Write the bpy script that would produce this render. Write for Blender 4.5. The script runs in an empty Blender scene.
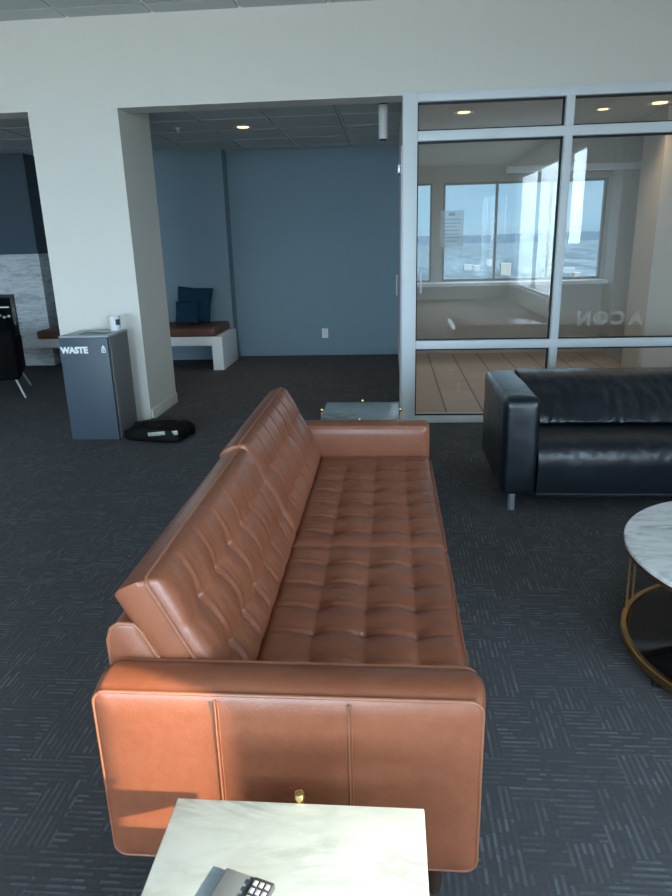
import bpy, bmesh, math, random
from mathutils import Vector, Matrix, noise
random.seed(7)
S = bpy.context.scene
COL = S.collection
PI = math.pi

# ------------------------------------------------------------------ node helpers
def new_mat(name):
    m = bpy.data.materials.new(name); m.use_nodes = True
    nt = m.node_tree; nt.nodes.clear()
    out = nt.nodes.new('ShaderNodeOutputMaterial')
    return m, nt, out
def nd(nt, t, **kw):
    n = nt.nodes.new(t)
    for k, v in kw.items():
        setattr(n, k, v)
    return n
def val(nt, sock, v):
    if isinstance(v, bpy.types.NodeSocket): nt.links.new(v, sock)
    else: sock.default_value = v
def math_(nt, op, a, b=0.0, c=0.0, clamp=False):
    n = nd(nt, 'ShaderNodeMath', operation=op); n.use_clamp = clamp
    val(nt, n.inputs[0], a); val(nt, n.inputs[1], b); val(nt, n.inputs[2], c)
    return n.outputs[0]
def ramp(nt, fac, stops):
    n = nd(nt, 'ShaderNodeValToRGB')
    el = n.color_ramp.elements
    while len(el) < len(stops): el.new(0.5)
    for e, (p, c) in zip(el, stops):
        e.position = p; e.color = (*c, 1) if len(c) == 3 else c
    nt.links.new(fac, n.inputs[0])
    return n.outputs[0]
def mixc(nt, fac, a, b):
    n = nd(nt, 'ShaderNodeMix', data_type='RGBA')
    val(nt, n.inputs[0], fac)
    val(nt, n.inputs[6], (*a, 1) if isinstance(a, tuple) and len(a) == 3 else a)
    val(nt, n.inputs[7], (*b, 1) if isinstance(b, tuple) and len(b) == 3 else b)
    return n.outputs[2]
def pos(nt):
    return nd(nt, 'ShaderNodeNewGeometry').outputs['Position']
def objco(nt):
    return nd(nt, 'ShaderNodeTexCoord').outputs['Object']
def noise_t(nt, vec, scale, detail=3, rough=.5, dist=0.0):
    n = nd(nt, 'ShaderNodeTexNoise')
    nt.links.new(vec, n.inputs['Vector'])
    n.inputs['Scale'].default_value = scale; n.inputs['Detail'].default_value = detail
    n.inputs['Roughness'].default_value = rough; n.inputs['Distortion'].default_value = dist
    return n.outputs['Fac']
def vscale(nt, vec, s):
    n = nd(nt, 'ShaderNodeVectorMath', operation='MULTIPLY')
    nt.links.new(vec, n.inputs[0]); n.inputs[1].default_value = s
    return n.outputs[0]
def bsdf(nt, out, color, rough=.5, metal=0.0, spec=.5, bump=None, bump_s=.3, bump_d=.002, coat=0.0):
    b = nd(nt, 'ShaderNodeBsdfPrincipled')
    val(nt, b.inputs['Base Color'], (*color, 1) if isinstance(color, tuple) and len(color) == 3 else color)
    val(nt, b.inputs['Roughness'], rough)
    b.inputs['Metallic'].default_value = metal
    b.inputs['Specular IOR Level'].default_value = spec
    b.inputs['Coat Weight'].default_value = coat; b.inputs['Coat Roughness'].default_value = .24
    if bump is not None:
        bn = nd(nt, 'ShaderNodeBump'); bn.inputs['Strength'].default_value = bump_s
        bn.inputs['Distance'].default_value = bump_d
        nt.links.new(bump, bn.inputs['Height']); nt.links.new(bn.outputs[0], b.inputs['Normal'])
    nt.links.new(b.outputs[0], out.inputs[0])
    return b
def plain(name, c, rough=.5, metal=0.0, spec=.5, var=.06, scale=6.0, bump=0.0, bscale=120):
    m, nt, out = new_mat(name)
    p = pos(nt)
    f = noise_t(nt, p, scale, 4)
    lo = tuple(max(0, x * (1 - var)) for x in c); hi = tuple(min(1, x * (1 + var)) for x in c)
    col = mixc(nt, f, lo, hi)
    bf = noise_t(nt, p, bscale, 2) if bump else None
    bsdf(nt, out, col, rough, metal, spec, bf, bump, .002)
    return m
def leather(name, c1, c2, rough=.4, spec=.5, bscale=260, bs=.25, coat=0.0):
    m, nt, out = new_mat(name)
    p = pos(nt)
    f = math_(nt, 'ADD', math_(nt, 'MULTIPLY', noise_t(nt, p, 3.0, 3), .55), math_(nt, 'MULTIPLY', noise_t(nt, p, 38.0, 5, .65), .45))
    col = ramp(nt, f, [(.36, c1), (.64, c2)])
    v = nd(nt, 'ShaderNodeTexVoronoi'); nt.links.new(p, v.inputs['Vector']); v.inputs['Scale'].default_value = bscale
    h = math_(nt, 'ADD', v.outputs['Distance'], math_(nt, 'MULTIPLY', noise_t(nt, p, 55, 4, .6), 1.2))
    r = math_(nt, 'ADD', math_(nt, 'MULTIPLY', noise_t(nt, p, 24, 4), .22), rough - .11)
    bsdf(nt, out, col, r, 0, spec, h, bs, .0015, coat)
    return m
def emit(name, c, s):
    m, nt, out = new_mat(name)
    e = nd(nt, 'ShaderNodeEmission'); e.inputs[0].default_value = (*c, 1); e.inputs[1].default_value = s
    nt.links.new(e.outputs[0], out.inputs[0]); return m
def glass_mat(name, tint=(.93, .96, .96), base=.05):
    m, nt, out = new_mat(name)
    lw = nd(nt, 'ShaderNodeLayerWeight'); lw.inputs[0].default_value = .5
    p5 = math_(nt, 'POWER', lw.outputs['Facing'], 5.0)
    f = math_(nt, 'ADD', math_(nt, 'MULTIPLY', p5, 1 - base), base, clamp=True)
    t = nd(nt, 'ShaderNodeBsdfTransparent'); t.inputs[0].default_value = (*tint, 1)
    g = nd(nt, 'ShaderNodeBsdfGlossy'); g.inputs['Roughness'].default_value = 0.0
    mx = nd(nt, 'ShaderNodeMixShader')
    nt.links.new(f, mx.inputs[0]); nt.links.new(t.outputs[0], mx.inputs[1]); nt.links.new(g.outputs[0], mx.inputs[2])
    nt.links.new(mx.outputs[0], out.inputs[0]); return m
def film(name, c, alpha):
    m, nt, out = new_mat(name)
    t = nd(nt, 'ShaderNodeBsdfTransparent'); d = nd(nt, 'ShaderNodeBsdfDiffuse'); d.inputs[0].default_value = (*c, 1)
    tl = nd(nt, 'ShaderNodeBsdfTranslucent'); tl.inputs[0].default_value = (*c, 1)
    m1 = nd(nt, 'ShaderNodeMixShader'); m1.inputs[0].default_value = .5
    nt.links.new(d.outputs[0], m1.inputs[1]); nt.links.new(tl.outputs[0], m1.inputs[2])
    mx = nd(nt, 'ShaderNodeMixShader'); mx.inputs[0].default_value = alpha
    nt.links.new(t.outputs[0], mx.inputs[1]); nt.links.new(m1.outputs[0], mx.inputs[2])
    nt.links.new(mx.outputs[0], out.inputs[0]); return m

def carpet_mat():
    m, nt, out = new_mat('carpet_weave')
    sx = nd(nt, 'ShaderNodeSeparateXYZ'); nt.links.new(pos(nt), sx.inputs[0])
    x, y = sx.outputs[0], sx.outputs[1]
    def wn(a, b, c=0.0):
        cm = nd(nt, 'ShaderNodeCombineXYZ'); val(nt, cm.inputs[0], a); val(nt, cm.inputs[1], b); val(nt, cm.inputs[2], c)
        w = nd(nt, 'ShaderNodeTexWhiteNoise', noise_dimensions='3D'); nt.links.new(cm.outputs[0], w.inputs[0])
        return w.outputs['Value']
    CS = .112
    ix = math_(nt, 'FLOOR', math_(nt, 'DIVIDE', x, CS))
    yo = math_(nt, 'ADD', y, math_(nt, 'MULTIPLY', wn(ix, 3.3), CS))
    iy = math_(nt, 'FLOOR', math_(nt, 'DIVIDE', yo, CS))
    ori = math_(nt, 'GREATER_THAN', wn(ix, iy, 1.0), .5)
    inv = math_(nt, 'SUBTRACT', 1.0, ori)
    a = math_(nt, 'ADD', math_(nt, 'MULTIPLY', x, ori), math_(nt, 'MULTIPLY', y, inv))
    t = math_(nt, 'ADD', math_(nt, 'MULTIPLY', y, ori), math_(nt, 'MULTIPLY', x, inv))
    s = math_(nt, 'DIVIDE', a, .0185)
    li = math_(nt, 'FLOOR', s)
    prof = math_(nt, 'SUBTRACT', 1.0, math_(nt, 'ABSOLUTE', math_(nt, 'SUBTRACT', math_(nt, 'MULTIPLY', math_(nt, 'FRACT', s), 2.0), 1.0)))
    prof = math_(nt, 'MULTIPLY', math_(nt, 'SUBTRACT', prof, .30), 1.8, clamp=True)
    ti = math_(nt, 'FLOOR', math_(nt, 'ADD', math_(nt, 'DIVIDE', t, .042), math_(nt, 'MULTIPLY', wn(li, ix, iy), 5.0)))
    br = wn(li, ti, ori)
    br = math_(nt, 'POWER', br, 1.6)
    cellb = math_(nt, 'ADD', math_(nt, 'MULTIPLY', wn(ix, iy, 7.0), .7), .3)
    fibre = noise_t(nt, pos(nt), 420, 2)
    k = math_(nt, 'MULTIPLY', math_(nt, 'MULTIPLY', prof, br), math_(nt, 'MULTIPLY', cellb, math_(nt, 'ADD', fibre, .5)))
    base = mixc(nt, noise_t(nt, pos(nt), 90, 3), (.080, .082, .089), (.126, .128, .137))
    col = mixc(nt, k, base, (.225, .238, .258))
    h = math_(nt, 'ADD', k, math_(nt, 'MULTIPLY', fibre, .5))
    bsdf(nt, out, col, .95, 0, .15, h, .5, .004)
    return m
def marble_mat(name, base, vein, dark, scale=3.0, amount=.5):
    m, nt, out = new_mat(name)
    p = objco(nt)
    mp = nd(nt, 'ShaderNodeMapping'); nt.links.new(p, mp.inputs[0])
    mp.inputs['Rotation'].default_value = (0, 0, -.85); mp.inputs['Scale'].default_value = (.7, 1.7, 1)
    v = mp.outputs[0]
    n1 = noise_t(nt, v, scale, 7, .6, 1.6)
    ridge = math_(nt, 'ABSOLUTE', math_(nt, 'SUBTRACT', n1, .5))
    veins = math_(nt, 'SUBTRACT', 1.0, math_(nt, 'MULTIPLY', ridge, 14.0), clamp=True)
    n2 = noise_t(nt, v, scale * 2.3, 6, .6, 1.0)
    cl = math_(nt, 'MULTIPLY', math_(nt, 'SUBTRACT', n2, .47), 3.0, clamp=True)
    n3 = noise_t(nt, v, scale * .8, 3)
    mask = math_(nt, 'MULTIPLY', math_(nt, 'SUBTRACT', n3, .36), 3.0, clamp=True)
    c = mixc(nt, math_(nt, 'MULTIPLY', cl, amount), base, vein)
    c = mixc(nt, math_(nt, 'MULTIPLY', math_(nt, 'MULTIPLY', veins, mask), amount), c, dark)
    bsdf(nt, out, c, .18, 0, .5)
    return m
def tile_mat():
    m, nt, out = new_mat('floor_tiles_tan')
    sx = nd(nt, 'ShaderNodeSeparateXYZ'); nt.links.new(pos(nt), sx.inputs[0])
    TX, TY = .327, .50
    u = math_(nt, 'DIVIDE', math_(nt, 'SUBTRACT', sx.outputs[0], .497), TX)
    w = math_(nt, 'DIVIDE', math_(nt, 'SUBTRACT', sx.outputs[1], 6.35), TY)
    def line(q, wd):
        fr = math_(nt, 'FRACT', math_(nt, 'ADD', q, 100.0))
        d = math_(nt, 'MINIMUM', fr, math_(nt, 'SUBTRACT', 1.0, fr))
        return math_(nt, 'LESS_THAN', d, wd)
    g = math_(nt, 'MAXIMUM', line(u, .022), math_(nt, 'MULTIPLY', line(w, .012), .45))
    cm = nd(nt, 'ShaderNodeCombineXYZ')
    nt.links.new(math_(nt, 'FLOOR', math_(nt, 'ADD', u, 100.0)), cm.inputs[0]); nt.links.new(math_(nt, 'FLOOR', math_(nt, 'ADD', w, 100.0)), cm.inputs[1])
    wn = nd(nt, 'ShaderNodeTexWhiteNoise', noise_dimensions='3D'); nt.links.new(cm.outputs[0], wn.inputs[0])
    f = math_(nt, 'ADD', math_(nt, 'MULTIPLY', wn.outputs['Value'], .4), math_(nt, 'MULTIPLY', noise_t(nt, pos(nt), 14, 4), .6))
    c = ramp(nt, f, [(.2, (.45, .355, .29)), (.8, (.57, .465, .38))])
    c = mixc(nt, g, c, (.11, .085, .07))
    bsdf(nt, out, c, .35, 0, .4, g, -.4, .003)
    return m
def stone_mat():
    m, nt, out = new_mat('split_stone')
    v = vscale(nt, pos(nt), (2.4, 2.4, 12))
    n = noise_t(nt, v, 2.2, 7, .7, .8)
    c = ramp(nt, n, [(.32, (.38, .42, .45)), (.5, (.66, .70, .73)), (.7, (.82, .85, .87))])
    bsdf(nt, out, c, .6, 0, .3, n, .6, .02)
    return m
def ceil_mat(name, c):
    m, nt, out = new_mat(name)
    f = noise_t(nt, pos(nt), 160, 3, .7)
    col = mixc(nt, f, tuple(x * .86 for x in c), c)
    bsdf(nt, out, col, .9, 0, .2, f, .3, .003)
    return m
def city_mat():
    m, nt, out = new_mat('wooded_city_ground')
    p = pos(nt)
    a = noise_t(nt, vscale(nt, p, (.016, .0022, .016)), 1.0, 6, .65)
    b = noise_t(nt, vscale(nt, p, (.16, .012, .16)), 1.0, 5, .7)
    c = ramp(nt, a, [(.36, (.009, .017, .023)), (.5, (.017, .029, .038)), (.62, (.029, .043, .052))])
    sp = math_(nt, 'MULTIPLY', math_(nt, 'SUBTRACT', b, .53), 9.0, clamp=True)
    c = mixc(nt, math_(nt, 'MULTIPLY', sp, .5), c, (.15, .165, .17))
    bsdf(nt, out, c, .95, 0, .1)
    return m

M = {}
M['carpet'] = carpet_mat()
M['wall'] = plain('wall_paint_white', (.80, .77, .71), .7, var=.02, bump=.08)
M['blue'] = plain('wall_paint_slate_blue', (.20, .285, .335), .65, var=.04, bump=.08)
M['navy'] = plain('wall_paint_dark_navy', (.055, .085, .115), .6, var=.04)
M['greige'] = plain('wall_paint_greige', (.52, .50, .47), .7, var=.03)
M['tile'] = ceil_mat('ceiling_tile', (.70, .74, .74))
M['bar'] = plain('ceiling_grid_metal', (.80, .83, .83), .5, var=.02)
M['void'] = plain('ceiling_void', (.10, .11, .11), .9)
M['ftile'] = tile_mat()
M['stone'] = stone_mat()
M['alu'] = plain('frame_paint_pale', (.78, .83, .86), .4, var=.02)
M['winframe'] = plain('window_frame_taupe', (.30, .28, .26), .5, var=.03)
M['gasket'] = plain('black_gasket', (.012, .012, .014), .6)
M['glass'] = glass_mat('pane_glass', (.95, .97, .97), .075)
M['clear'] = glass_mat('window_glass', (.96, .98, .99), .03)
M['leather'] = leather('cognac_leather', (.264, .080, .037), (.336, .113, .057), .42, .4, 260, .16, .5)
M['seam'] = leather('leather_piping', (.31, .115, .058), (.38, .15, .08), .38, .5)
M['blackl'] = leather('black_leather', (.006, .010, .016), (.011, .016, .024), .33, .55, 220, .15, .35)
M['walnut'] = plain('dark_wood', (.055, .028, .018), .45, var=.25, scale=20)
M['marble'] = marble_mat('white_marble', (.47, .55, .57), (.34, .40, .41), (.20, .24, .25), 3.6, .95)
M['marble2'] = marble_mat('grey_veined_marble', (.96, .97, .97), (.46, .46, .46), (.12, .105, .095), 4.2, .68)
M['brass'] = plain('brass', (.60, .35, .14), .28, 1.0, var=.08)
M['gold'] = plain('polished_gold', (.85, .62, .26), .2, 1.0, var=.05)
M['smoked'] = plain('black_glass', (.006, .007, .008), .06, 0, .6)
M['chrome'] = plain('chrome', (.72, .76, .80), .42, .85, var=.03)
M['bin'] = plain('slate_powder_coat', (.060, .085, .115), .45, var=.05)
M['bin_lit_side'] = plain('slate_powder_coat_lit', (.20, .205, .21), .5, var=.05)  # paler copy of the bin coat: light on the side put into its colour
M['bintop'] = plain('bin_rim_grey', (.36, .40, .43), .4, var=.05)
M['white'] = plain('white_print', (.88, .90, .90), .5, var=.02)
M['black'] = plain('black_plastic', (.010, .010, .012), .4, var=.2)
M['bagcloth'] = plain('black_nylon', (.003, .003, .0035), .6, spec=.2, var=.3, bump=.3, bscale=60)
M['chairblack'] = plain('black_upholstery', (.004, .004, .005), .8, spec=.1, var=.2)
M['silver'] = plain('silver_foil', (.62, .66, .60), .3, .5, var=.2, scale=50)
M['teal'] = plain('navy_teal_fabric', (.012, .045, .085), .9, spec=.2, var=.2, scale=60, bump=.3, bscale=300)
M['benchl'] = leather('bench_brown_leather', (.13, .058, .036), (.17, .076, .048), .5, .4)
M['benchw'] = plain('bench_white', (.90, .92, .93), .5, var=.02)
M['slate'] = plain('grey_plastic', (.15, .18, .205), .5, var=.1)
M['keybed'] = plain('keypad_dark', (.05, .06, .075), .5)
M['key'] = plain('key_grey', (.42, .46, .50), .5)
M['keyred'] = plain('key_red', (.45, .10, .12), .5)
M['lens'] = emit('warm_lamp', (1.0, .62, .30), 3.2)
M['ring'] = plain('lamp_trim', (.72, .72, .70), .4)
M['letters'] = film('pale_translucent', (.80, .83, .85), .24)
M['paper'] = film('thin_paper', (.78, .86, .90), .34)
M['ink'] = film('grey_print', (.40, .46, .50), .20)
M['city'] = city_mat()
M['hill'] = plain('hazy_hill', (.014, .026, .037), .95, spec=.1, var=.2, scale=.01)
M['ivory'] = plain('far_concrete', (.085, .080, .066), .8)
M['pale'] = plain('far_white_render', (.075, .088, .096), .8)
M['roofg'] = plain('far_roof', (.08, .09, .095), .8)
M['darkwin'] = plain('far_window', (.025, .032, .038), .6)
M['pale_streak'] = emit('pale_streak_glow', (.85, .93, 1.0), .55)

# ------------------------------------------------------------------ mesh helpers
def box(bm, x0, x1, y0, y1, z0, z1, bev=0.0, seg=3, mtx=None):
    r = bmesh.ops.create_cube(bm, size=1.0)
    vs = r['verts']
    bmesh.ops.scale(bm, vec=(x1 - x0, y1 - y0, z1 - z0), verts=vs)
    bmesh.ops.translate(bm, vec=((x0 + x1) / 2, (y0 + y1) / 2, (z0 + z1) / 2), verts=vs)
    if mtx: bmesh.ops.transform(bm, matrix=mtx, verts=vs)
    if bev > 0:
        es = list({e for v in vs for e in v.link_edges})
        bmesh.ops.bevel(bm, geom=es, offset=bev, segments=seg, profile=.5, affect='EDGES')
    return bm
def prism(bm, poly, a0, a1, axis='y', bev=0.0, seg=3):
    """poly: list of 2-D points; extruded along axis (y: points are x,z / x: points are y,z / z: x,y)"""
    def mk(p, a):
        return {'y': (p[0], a, p[1]), 'x': (a, p[0], p[1]), 'z': (p[0], p[1], a)}[axis]
    v0 = [bm.verts.new(mk(p, a0)) for p in poly]; v1 = [bm.verts.new(mk(p, a1)) for p in poly]
    n = len(poly)
    fs = [bm.faces.new(v0), bm.faces.new(v1[::-1])]
    for i in range(n):
        fs.append(bm.faces.new((v0[i], v1[i], v1[(i + 1) % n], v0[(i + 1) % n])))
    bmesh.ops.recalc_face_normals(bm, faces=fs)
    if bev:
        es = list({e for f in fs for e in f.edges})
        bmesh.ops.bevel(bm, geom=es, offset=bev, segments=seg, profile=.5, affect='EDGES')
    return bm
def tube(bm, pts, r, n=8, closed=False):
    pts = [Vector(p) for p in pts]; N = len(pts); rings = []
    prev = None
    for i, p in enumerate(pts):
        if closed: t = pts[(i + 1) % N] - pts[i - 1]
        else: t = pts[min(i + 1, N - 1)] - pts[max(i - 1, 0)]
        t.normalize()
        if prev is None:
            a = Vector((0, 0, 1)) if abs(t.z) < .9 else Vector((1, 0, 0))
            u = t.cross(a).normalized()
        else:
            u = (prev - t * prev.dot(t)).normalized()
        prev = u; w = t.cross(u)
        rings.append([bm.verts.new(p + (u * math.cos(2 * PI * k / n) + w * math.sin(2 * PI * k / n)) * r) for k in range(n)])
    for i in range(N if closed else N - 1):
        A, B = rings[i], rings[(i + 1) % N]
        if closed and i == N - 1:      # align the last ring to the first
            off = min(range(n), key=lambda o: (A[0].co - B[o].co).length)
        else: off = 0
        for k in range(n):
            bm.faces.new((A[k], A[(k + 1) % n], B[(k + 1 + off) % n], B[(k + off) % n]))
    if not closed:
        bm.faces.new(rings[0][::-1]); bm.faces.new(rings[-1])
    return bm
def lathe(bm, prof, cx=0, cy=0, n=32, cap=True):
    rings = []
    for r, z in prof:
        if r < 1e-6: rings.append([bm.verts.new((cx, cy, z))])
        else: rings.append([bm.verts.new((cx + r * math.cos(2 * PI * k / n), cy + r * math.sin(2 * PI * k / n), z)) for k in range(n)])
    for A, B in zip(rings, rings[1:]):
        for k in range(n):
            k2 = (k + 1) % n
            if len(A) == 1 and len(B) == 1: continue
            if len(A) == 1: bm.faces.new((A[0], B[k2], B[k]))
            elif len(B) == 1: bm.faces.new((A[k], A[k2], B[0]))
            else: bm.faces.new((A[k], A[k2], B[k2], B[k]))
    if cap:
        if len(rings[0]) > 1: bm.faces.new(rings[0][::-1])
        if len(rings[-1]) > 1: bm.faces.new(rings[-1])
    return bm
def ball(bm, c, r, sz=1.0, seg=12):
    res = bmesh.ops.create_uvsphere(bm, u_segments=seg, v_segments=max(6, seg // 2), radius=r)
    bmesh.ops.scale(bm, vec=(1, 1, sz), verts=res['verts']); bmesh.ops.translate(bm, vec=c, verts=res['verts'])
    return bm
def nb(): return bmesh.new()
def world_of(o):
    m = Matrix.LocRotScale(o.location, o.rotation_euler, None)
    return (world_of(o.parent) @ m) if o.parent else m
def obj(name, bm, m, parent=None, local=False, origin=None, angle=35, smooth=True):
    """links bm (world coordinates unless local) as ONE mesh object"""
    bmesh.ops.recalc_face_normals(bm, faces=bm.faces[:])
    me = bpy.data.meshes.new(name)
    o = bpy.data.objects.new(name, me); COL.objects.link(o)
    if parent:
        o.parent = parent
        if not local: bm.transform(world_of(parent).inverted())
    elif origin is not None:
        bm.transform(Matrix.Translation(-Vector(origin))); o.location = origin
    bm.to_mesh(me); bm.free()
    if smooth:
        me.polygons.foreach_set('use_smooth', [True] * len(me.polygons))
        me.set_sharp_from_angle(angle=math.radians(angle))
    me.materials.append(m)
    return o
def tag(o, label, cat, group=None):
    o['label'] = label; o['category'] = cat
    if group: o['group'] = group
    return o
def thing(name, label, cat, loc=(0, 0, 0), rotz=0.0, group=None):
    o = bpy.data.objects.new(name, None); COL.objects.link(o)
    o.location = loc; o.rotation_euler = (0, 0, rotz); o.empty_display_size = .1
    return tag(o, label, cat, group)
def dup(root, loc, label, rotz=None):
    def cp(o, par):
        c = o.copy(); COL.objects.link(c)
        if par: c.parent = par
        for ch in [k for k in COL.objects if k.parent == o]: cp(ch, c)
        return c
    r = cp(root, None); r.location = loc; r['label'] = label
    if rotz is not None: r.rotation_euler = (0, 0, rotz)
    return r
def struct(name, bm, m, parent=None, **kw):
    o = obj(name, bm, m, parent, **kw)
    if not parent: o['kind'] = 'structure'
    return o
def bx(*a, **k): return box(nb(), *a, **k)
def text_bm(s, size, depth, bold=0.0):
    cu = bpy.data.curves.new('txt', 'FONT'); cu.body = s; cu.size = size; cu.extrude = depth / 2; cu.offset = bold
    cu.align_x = 'LEFT'; cu.resolution_u = 3
    o = bpy.data.objects.new('txt', cu); COL.objects.link(o)
    dg = bpy.context.evaluated_depsgraph_get(); dg.update()
    me = bpy.data.meshes.new_from_object(o.evaluated_get(dg))
    bm = nb(); bm.from_mesh(me)
    bpy.data.objects.remove(o); bpy.data.meshes.remove(me); bpy.data.curves.remove(cu)
    return bm

# ------------------------------------------------------------------ THE SETTING
CH = 3.175; HB = 2.54; AC = 2.63; WY = 5.646; BY = 9.16; RX = 2.95; LX = -8.0; SY = -6.5
b = nb(); box(b, LX, RX, SY, 5.60, -.12, 0); box(b, -6.6, .135, 5.60, BY, -.12, 0)
struct('floor', b, M['carpet'])
struct('floor_tiled', bx(.135, 3.2, 5.60, 9.4, -.12, 0), M['ftile'])

def tile_ceiling(name, x0, x1, y0, y1, z, ox, oy, p=.665):
    t = nb(); g = nb()
    xs = []; k = math.floor((x0 - ox) / p)
    while ox + k * p < x1: xs.append(ox + k * p); k += 1
    xs.append(ox + k * p)
    ys = []; k = math.floor((y0 - oy) / p)
    while oy + k * p < y1: ys.append(oy + k * p); k += 1
    ys.append(oy + k * p)
    for a, c in zip(xs, xs[1:]):
        for d, e in zip(ys, ys[1:]):
            A, C, D, E_ = max(a + .016, x0), min(c - .016, x1), max(d + .016, y0), min(e - .016, y1)
            if C > A and E_ > D: box(t, A, C, D, E_, z, z + .03)
    for a in xs:
        if x0 < a < x1: box(g, a - .010, a + .010, y0, y1, z + .008, z + .02)
    for d in ys:
        if y0 < d < y1: box(g, x0, x1, d - .010, d + .010, z + .007, z + .0195)
    c = struct(name, t, M['tile'], smooth=False)
    obj('grid', g, M['bar'], c, smooth=False)
    obj('slab', bx(x0, x1, y0, y1, z + .032, z + .15), M['void'], c, smooth=False)
    return c
tile_ceiling('ceiling', LX, RX, SY, WY, CH, -2.45, 5.43)
tile_ceiling('ceiling_alcove', -6.6, .10, 5.90, BY, AC, -.485, 6.20)
struct('ceiling_meeting_room', bx(.10, 3.2, 5.70, 9.4, AC, AC + .15), M['greige'])

# the white header and column between lounge and alcove
b = nb(); box(b, -6.2, RX + .2, WY, 5.90, HB, CH + .2)
struct('wall_header', b, M['wall'])
b = nb(); box(b, -2.875, -2.14, WY, 5.90, 0, HB); box(b, -2.875, -2.14, 5.90, 6.385, 0, AC)
struct('wall_column', b, M['wall'])
struct('baseboard_column', bx(-2.145, -2.128, WY + .02, 6.385, 0, .10, bev=.003), M['wall'])
struct('wall_front', bx(LX - .15, -6.2, WY, 5.90, 0, CH + .2), M['wall'])
struct('wall_alcove_left', bx(-6.75, -6.6, 5.90, BY, 0, AC), M['blue'])
struct('wall_alcove_back', bx(-6.75, .16, BY, BY + .15, 0, AC + .2), M['blue'])
struct('wall_alcove_nib', bx(-3.95, -2.11, 8.913, BY, 0, AC), M['blue'])
b = nb(); box(b, -2.10, .10, BY - .014, BY, 0, .10, bev=.003); struct('baseboard_back', b, M['blue'])
b = nb(); box(b, -3.95, -2.096, 8.899, 8.913, 0, .10, bev=.003); box(b, -2.11, -2.096, 8.899, BY - .014, 0, .10, bev=.003)
struct('baseboard_nib', b, M['blue'])
struct('wall_partition', bx(.095, .155, 5.69, BY, 0, AC), M['wall'])
# chimney breast: navy above, split stone below
struct('wall_chimney', bx(-6.6, -4.52, 8.60, BY, 1.44, AC), M['navy'])
struct('wall_stone', bx(-6.6, -4.50, 8.58, BY, 0, 1.44, bev=.004), M['stone'])

# lounge: left wall, window walls behind the camera and on the right
struct('wall_left', bx(LX - .15, LX, SY, WY, 0, CH + .2), M['wall'])
def wall_with_openings(name, axis, c0, c1, a0, a1, h, ops, m):
    """wall slab c0..c1 thick; axis 'x' runs along x (thick in y), 'y' along y. ops = (a0,a1,z0,z1)"""
    b = nb()
    def put(p, q, z0, z1):
        if q - p < 1e-4 or z1 - z0 < 1e-4: return
        if axis == 'x': box(b, p, q, c0, c1, z0, z1)
        else: box(b, c0, c1, p, q, z0, z1)
    cur = a0
    for p, q, z0, z1 in ops:
        put(cur, p, 0, h); put(p, q, 0, z0); put(p, q, z1, h); cur = q
    put(cur, a1, 0, h)
    return struct(name, b, m, smooth=False)
def window(n, axis, c, p, q, z0, z1, mulls, fw=.05, th=.07, fm='alu', gm='clear', sill=True):
    b = nb()
    def put(bm, a, d, e, f, t, off=0):
        if axis == 'x': box(bm, a, d, c - t / 2 + off, c + t / 2 + off, e, f)
        else: box(bm, c - t / 2 + off, c + t / 2 + off, a, d, e, f)
    put(b, p, q, z0, z0 + fw, th); put(b, p, q, z1 - fw, z1, th)
    put(b, p, p + fw, z0 + fw, z1 - fw, th); put(b, q - fw, q, z0 + fw, z1 - fw, th)
    for mm in mulls: put(b, mm - fw / 2, mm + fw / 2, z0 + fw, z1 - fw, th)
    w = struct('window_%d' % n, b, M[fm], smooth=False)
    ed = [p + fw] + [x for mm in mulls for x in (mm - fw / 2, mm + fw / 2)] + [q - fw]
    for i in range(0, len(ed), 2):
        g = nb(); put(g, ed[i], ed[i + 1], z0 + fw, z1 - fw, .008)
        obj('pane', g, M[gm], w, smooth=False)
    return w
BW = (-6.5, .3, .35, 2.85); RW = (-6.3, -1.70, .35, 2.85); RW2 = (-1.55, -.035, 1.31, 2.85)
wall_with_openings('wall_back', 'x', SY - .2, SY, LX - .15, RX + .2, CH + .2, [BW], M['wall'])
wall_with_openings('wall_right', 'y', RX, RX + .2, SY, 5.72, CH + .2, [RW, RW2], M['wall'])
window(2, 'x', SY - .1, *BW, [-5.2, -3.9, -2.6, -1.3])
window(3, 'y', RX + .1, *RW, [-3.9])
window(6, 'y', RX + .1, *RW2, [])  # unseen window; its sill is raised to block low sun from the carpet
# meeting room shell
OP = [(.235, .525, .95, 2.17), (.665, 2.70, .95, 2.17)]
wall_with_openings('wall_meeting_back', 'x', BY, BY + .2, .16, 3.35, AC + .2, OP, M['greige'])
window(4, 'x', BY + .06, *OP[0], [], .022, .06, 'winframe')
window(5, 'x', BY + .06, *OP[1], [1.345, 2.02], .03, .06, 'winframe')
struct('wall_meeting_right', bx(3.2, 3.35, 5.70, BY, 0, AC + .2), M['greige'])
struct('wall_meeting_corner', bx(2.74, 3.2, 8.75, BY, 0, AC), M['greige'])
struct('wall_meeting_pier', bx(2.60, 3.2, 7.15, 7.75, 0, AC), M['greige'])
b = nb(); box(b, .17, 2.74, 8.93, BY, .90, .945, bev=.006); struct('trim_1', b, M['alu'])
b = nb(); box(b, 1.36, 2.90, 8.62, 8.72, 2.22, 2.29, bev=.01); struct('trim_2', b, M['alu'])

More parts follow.
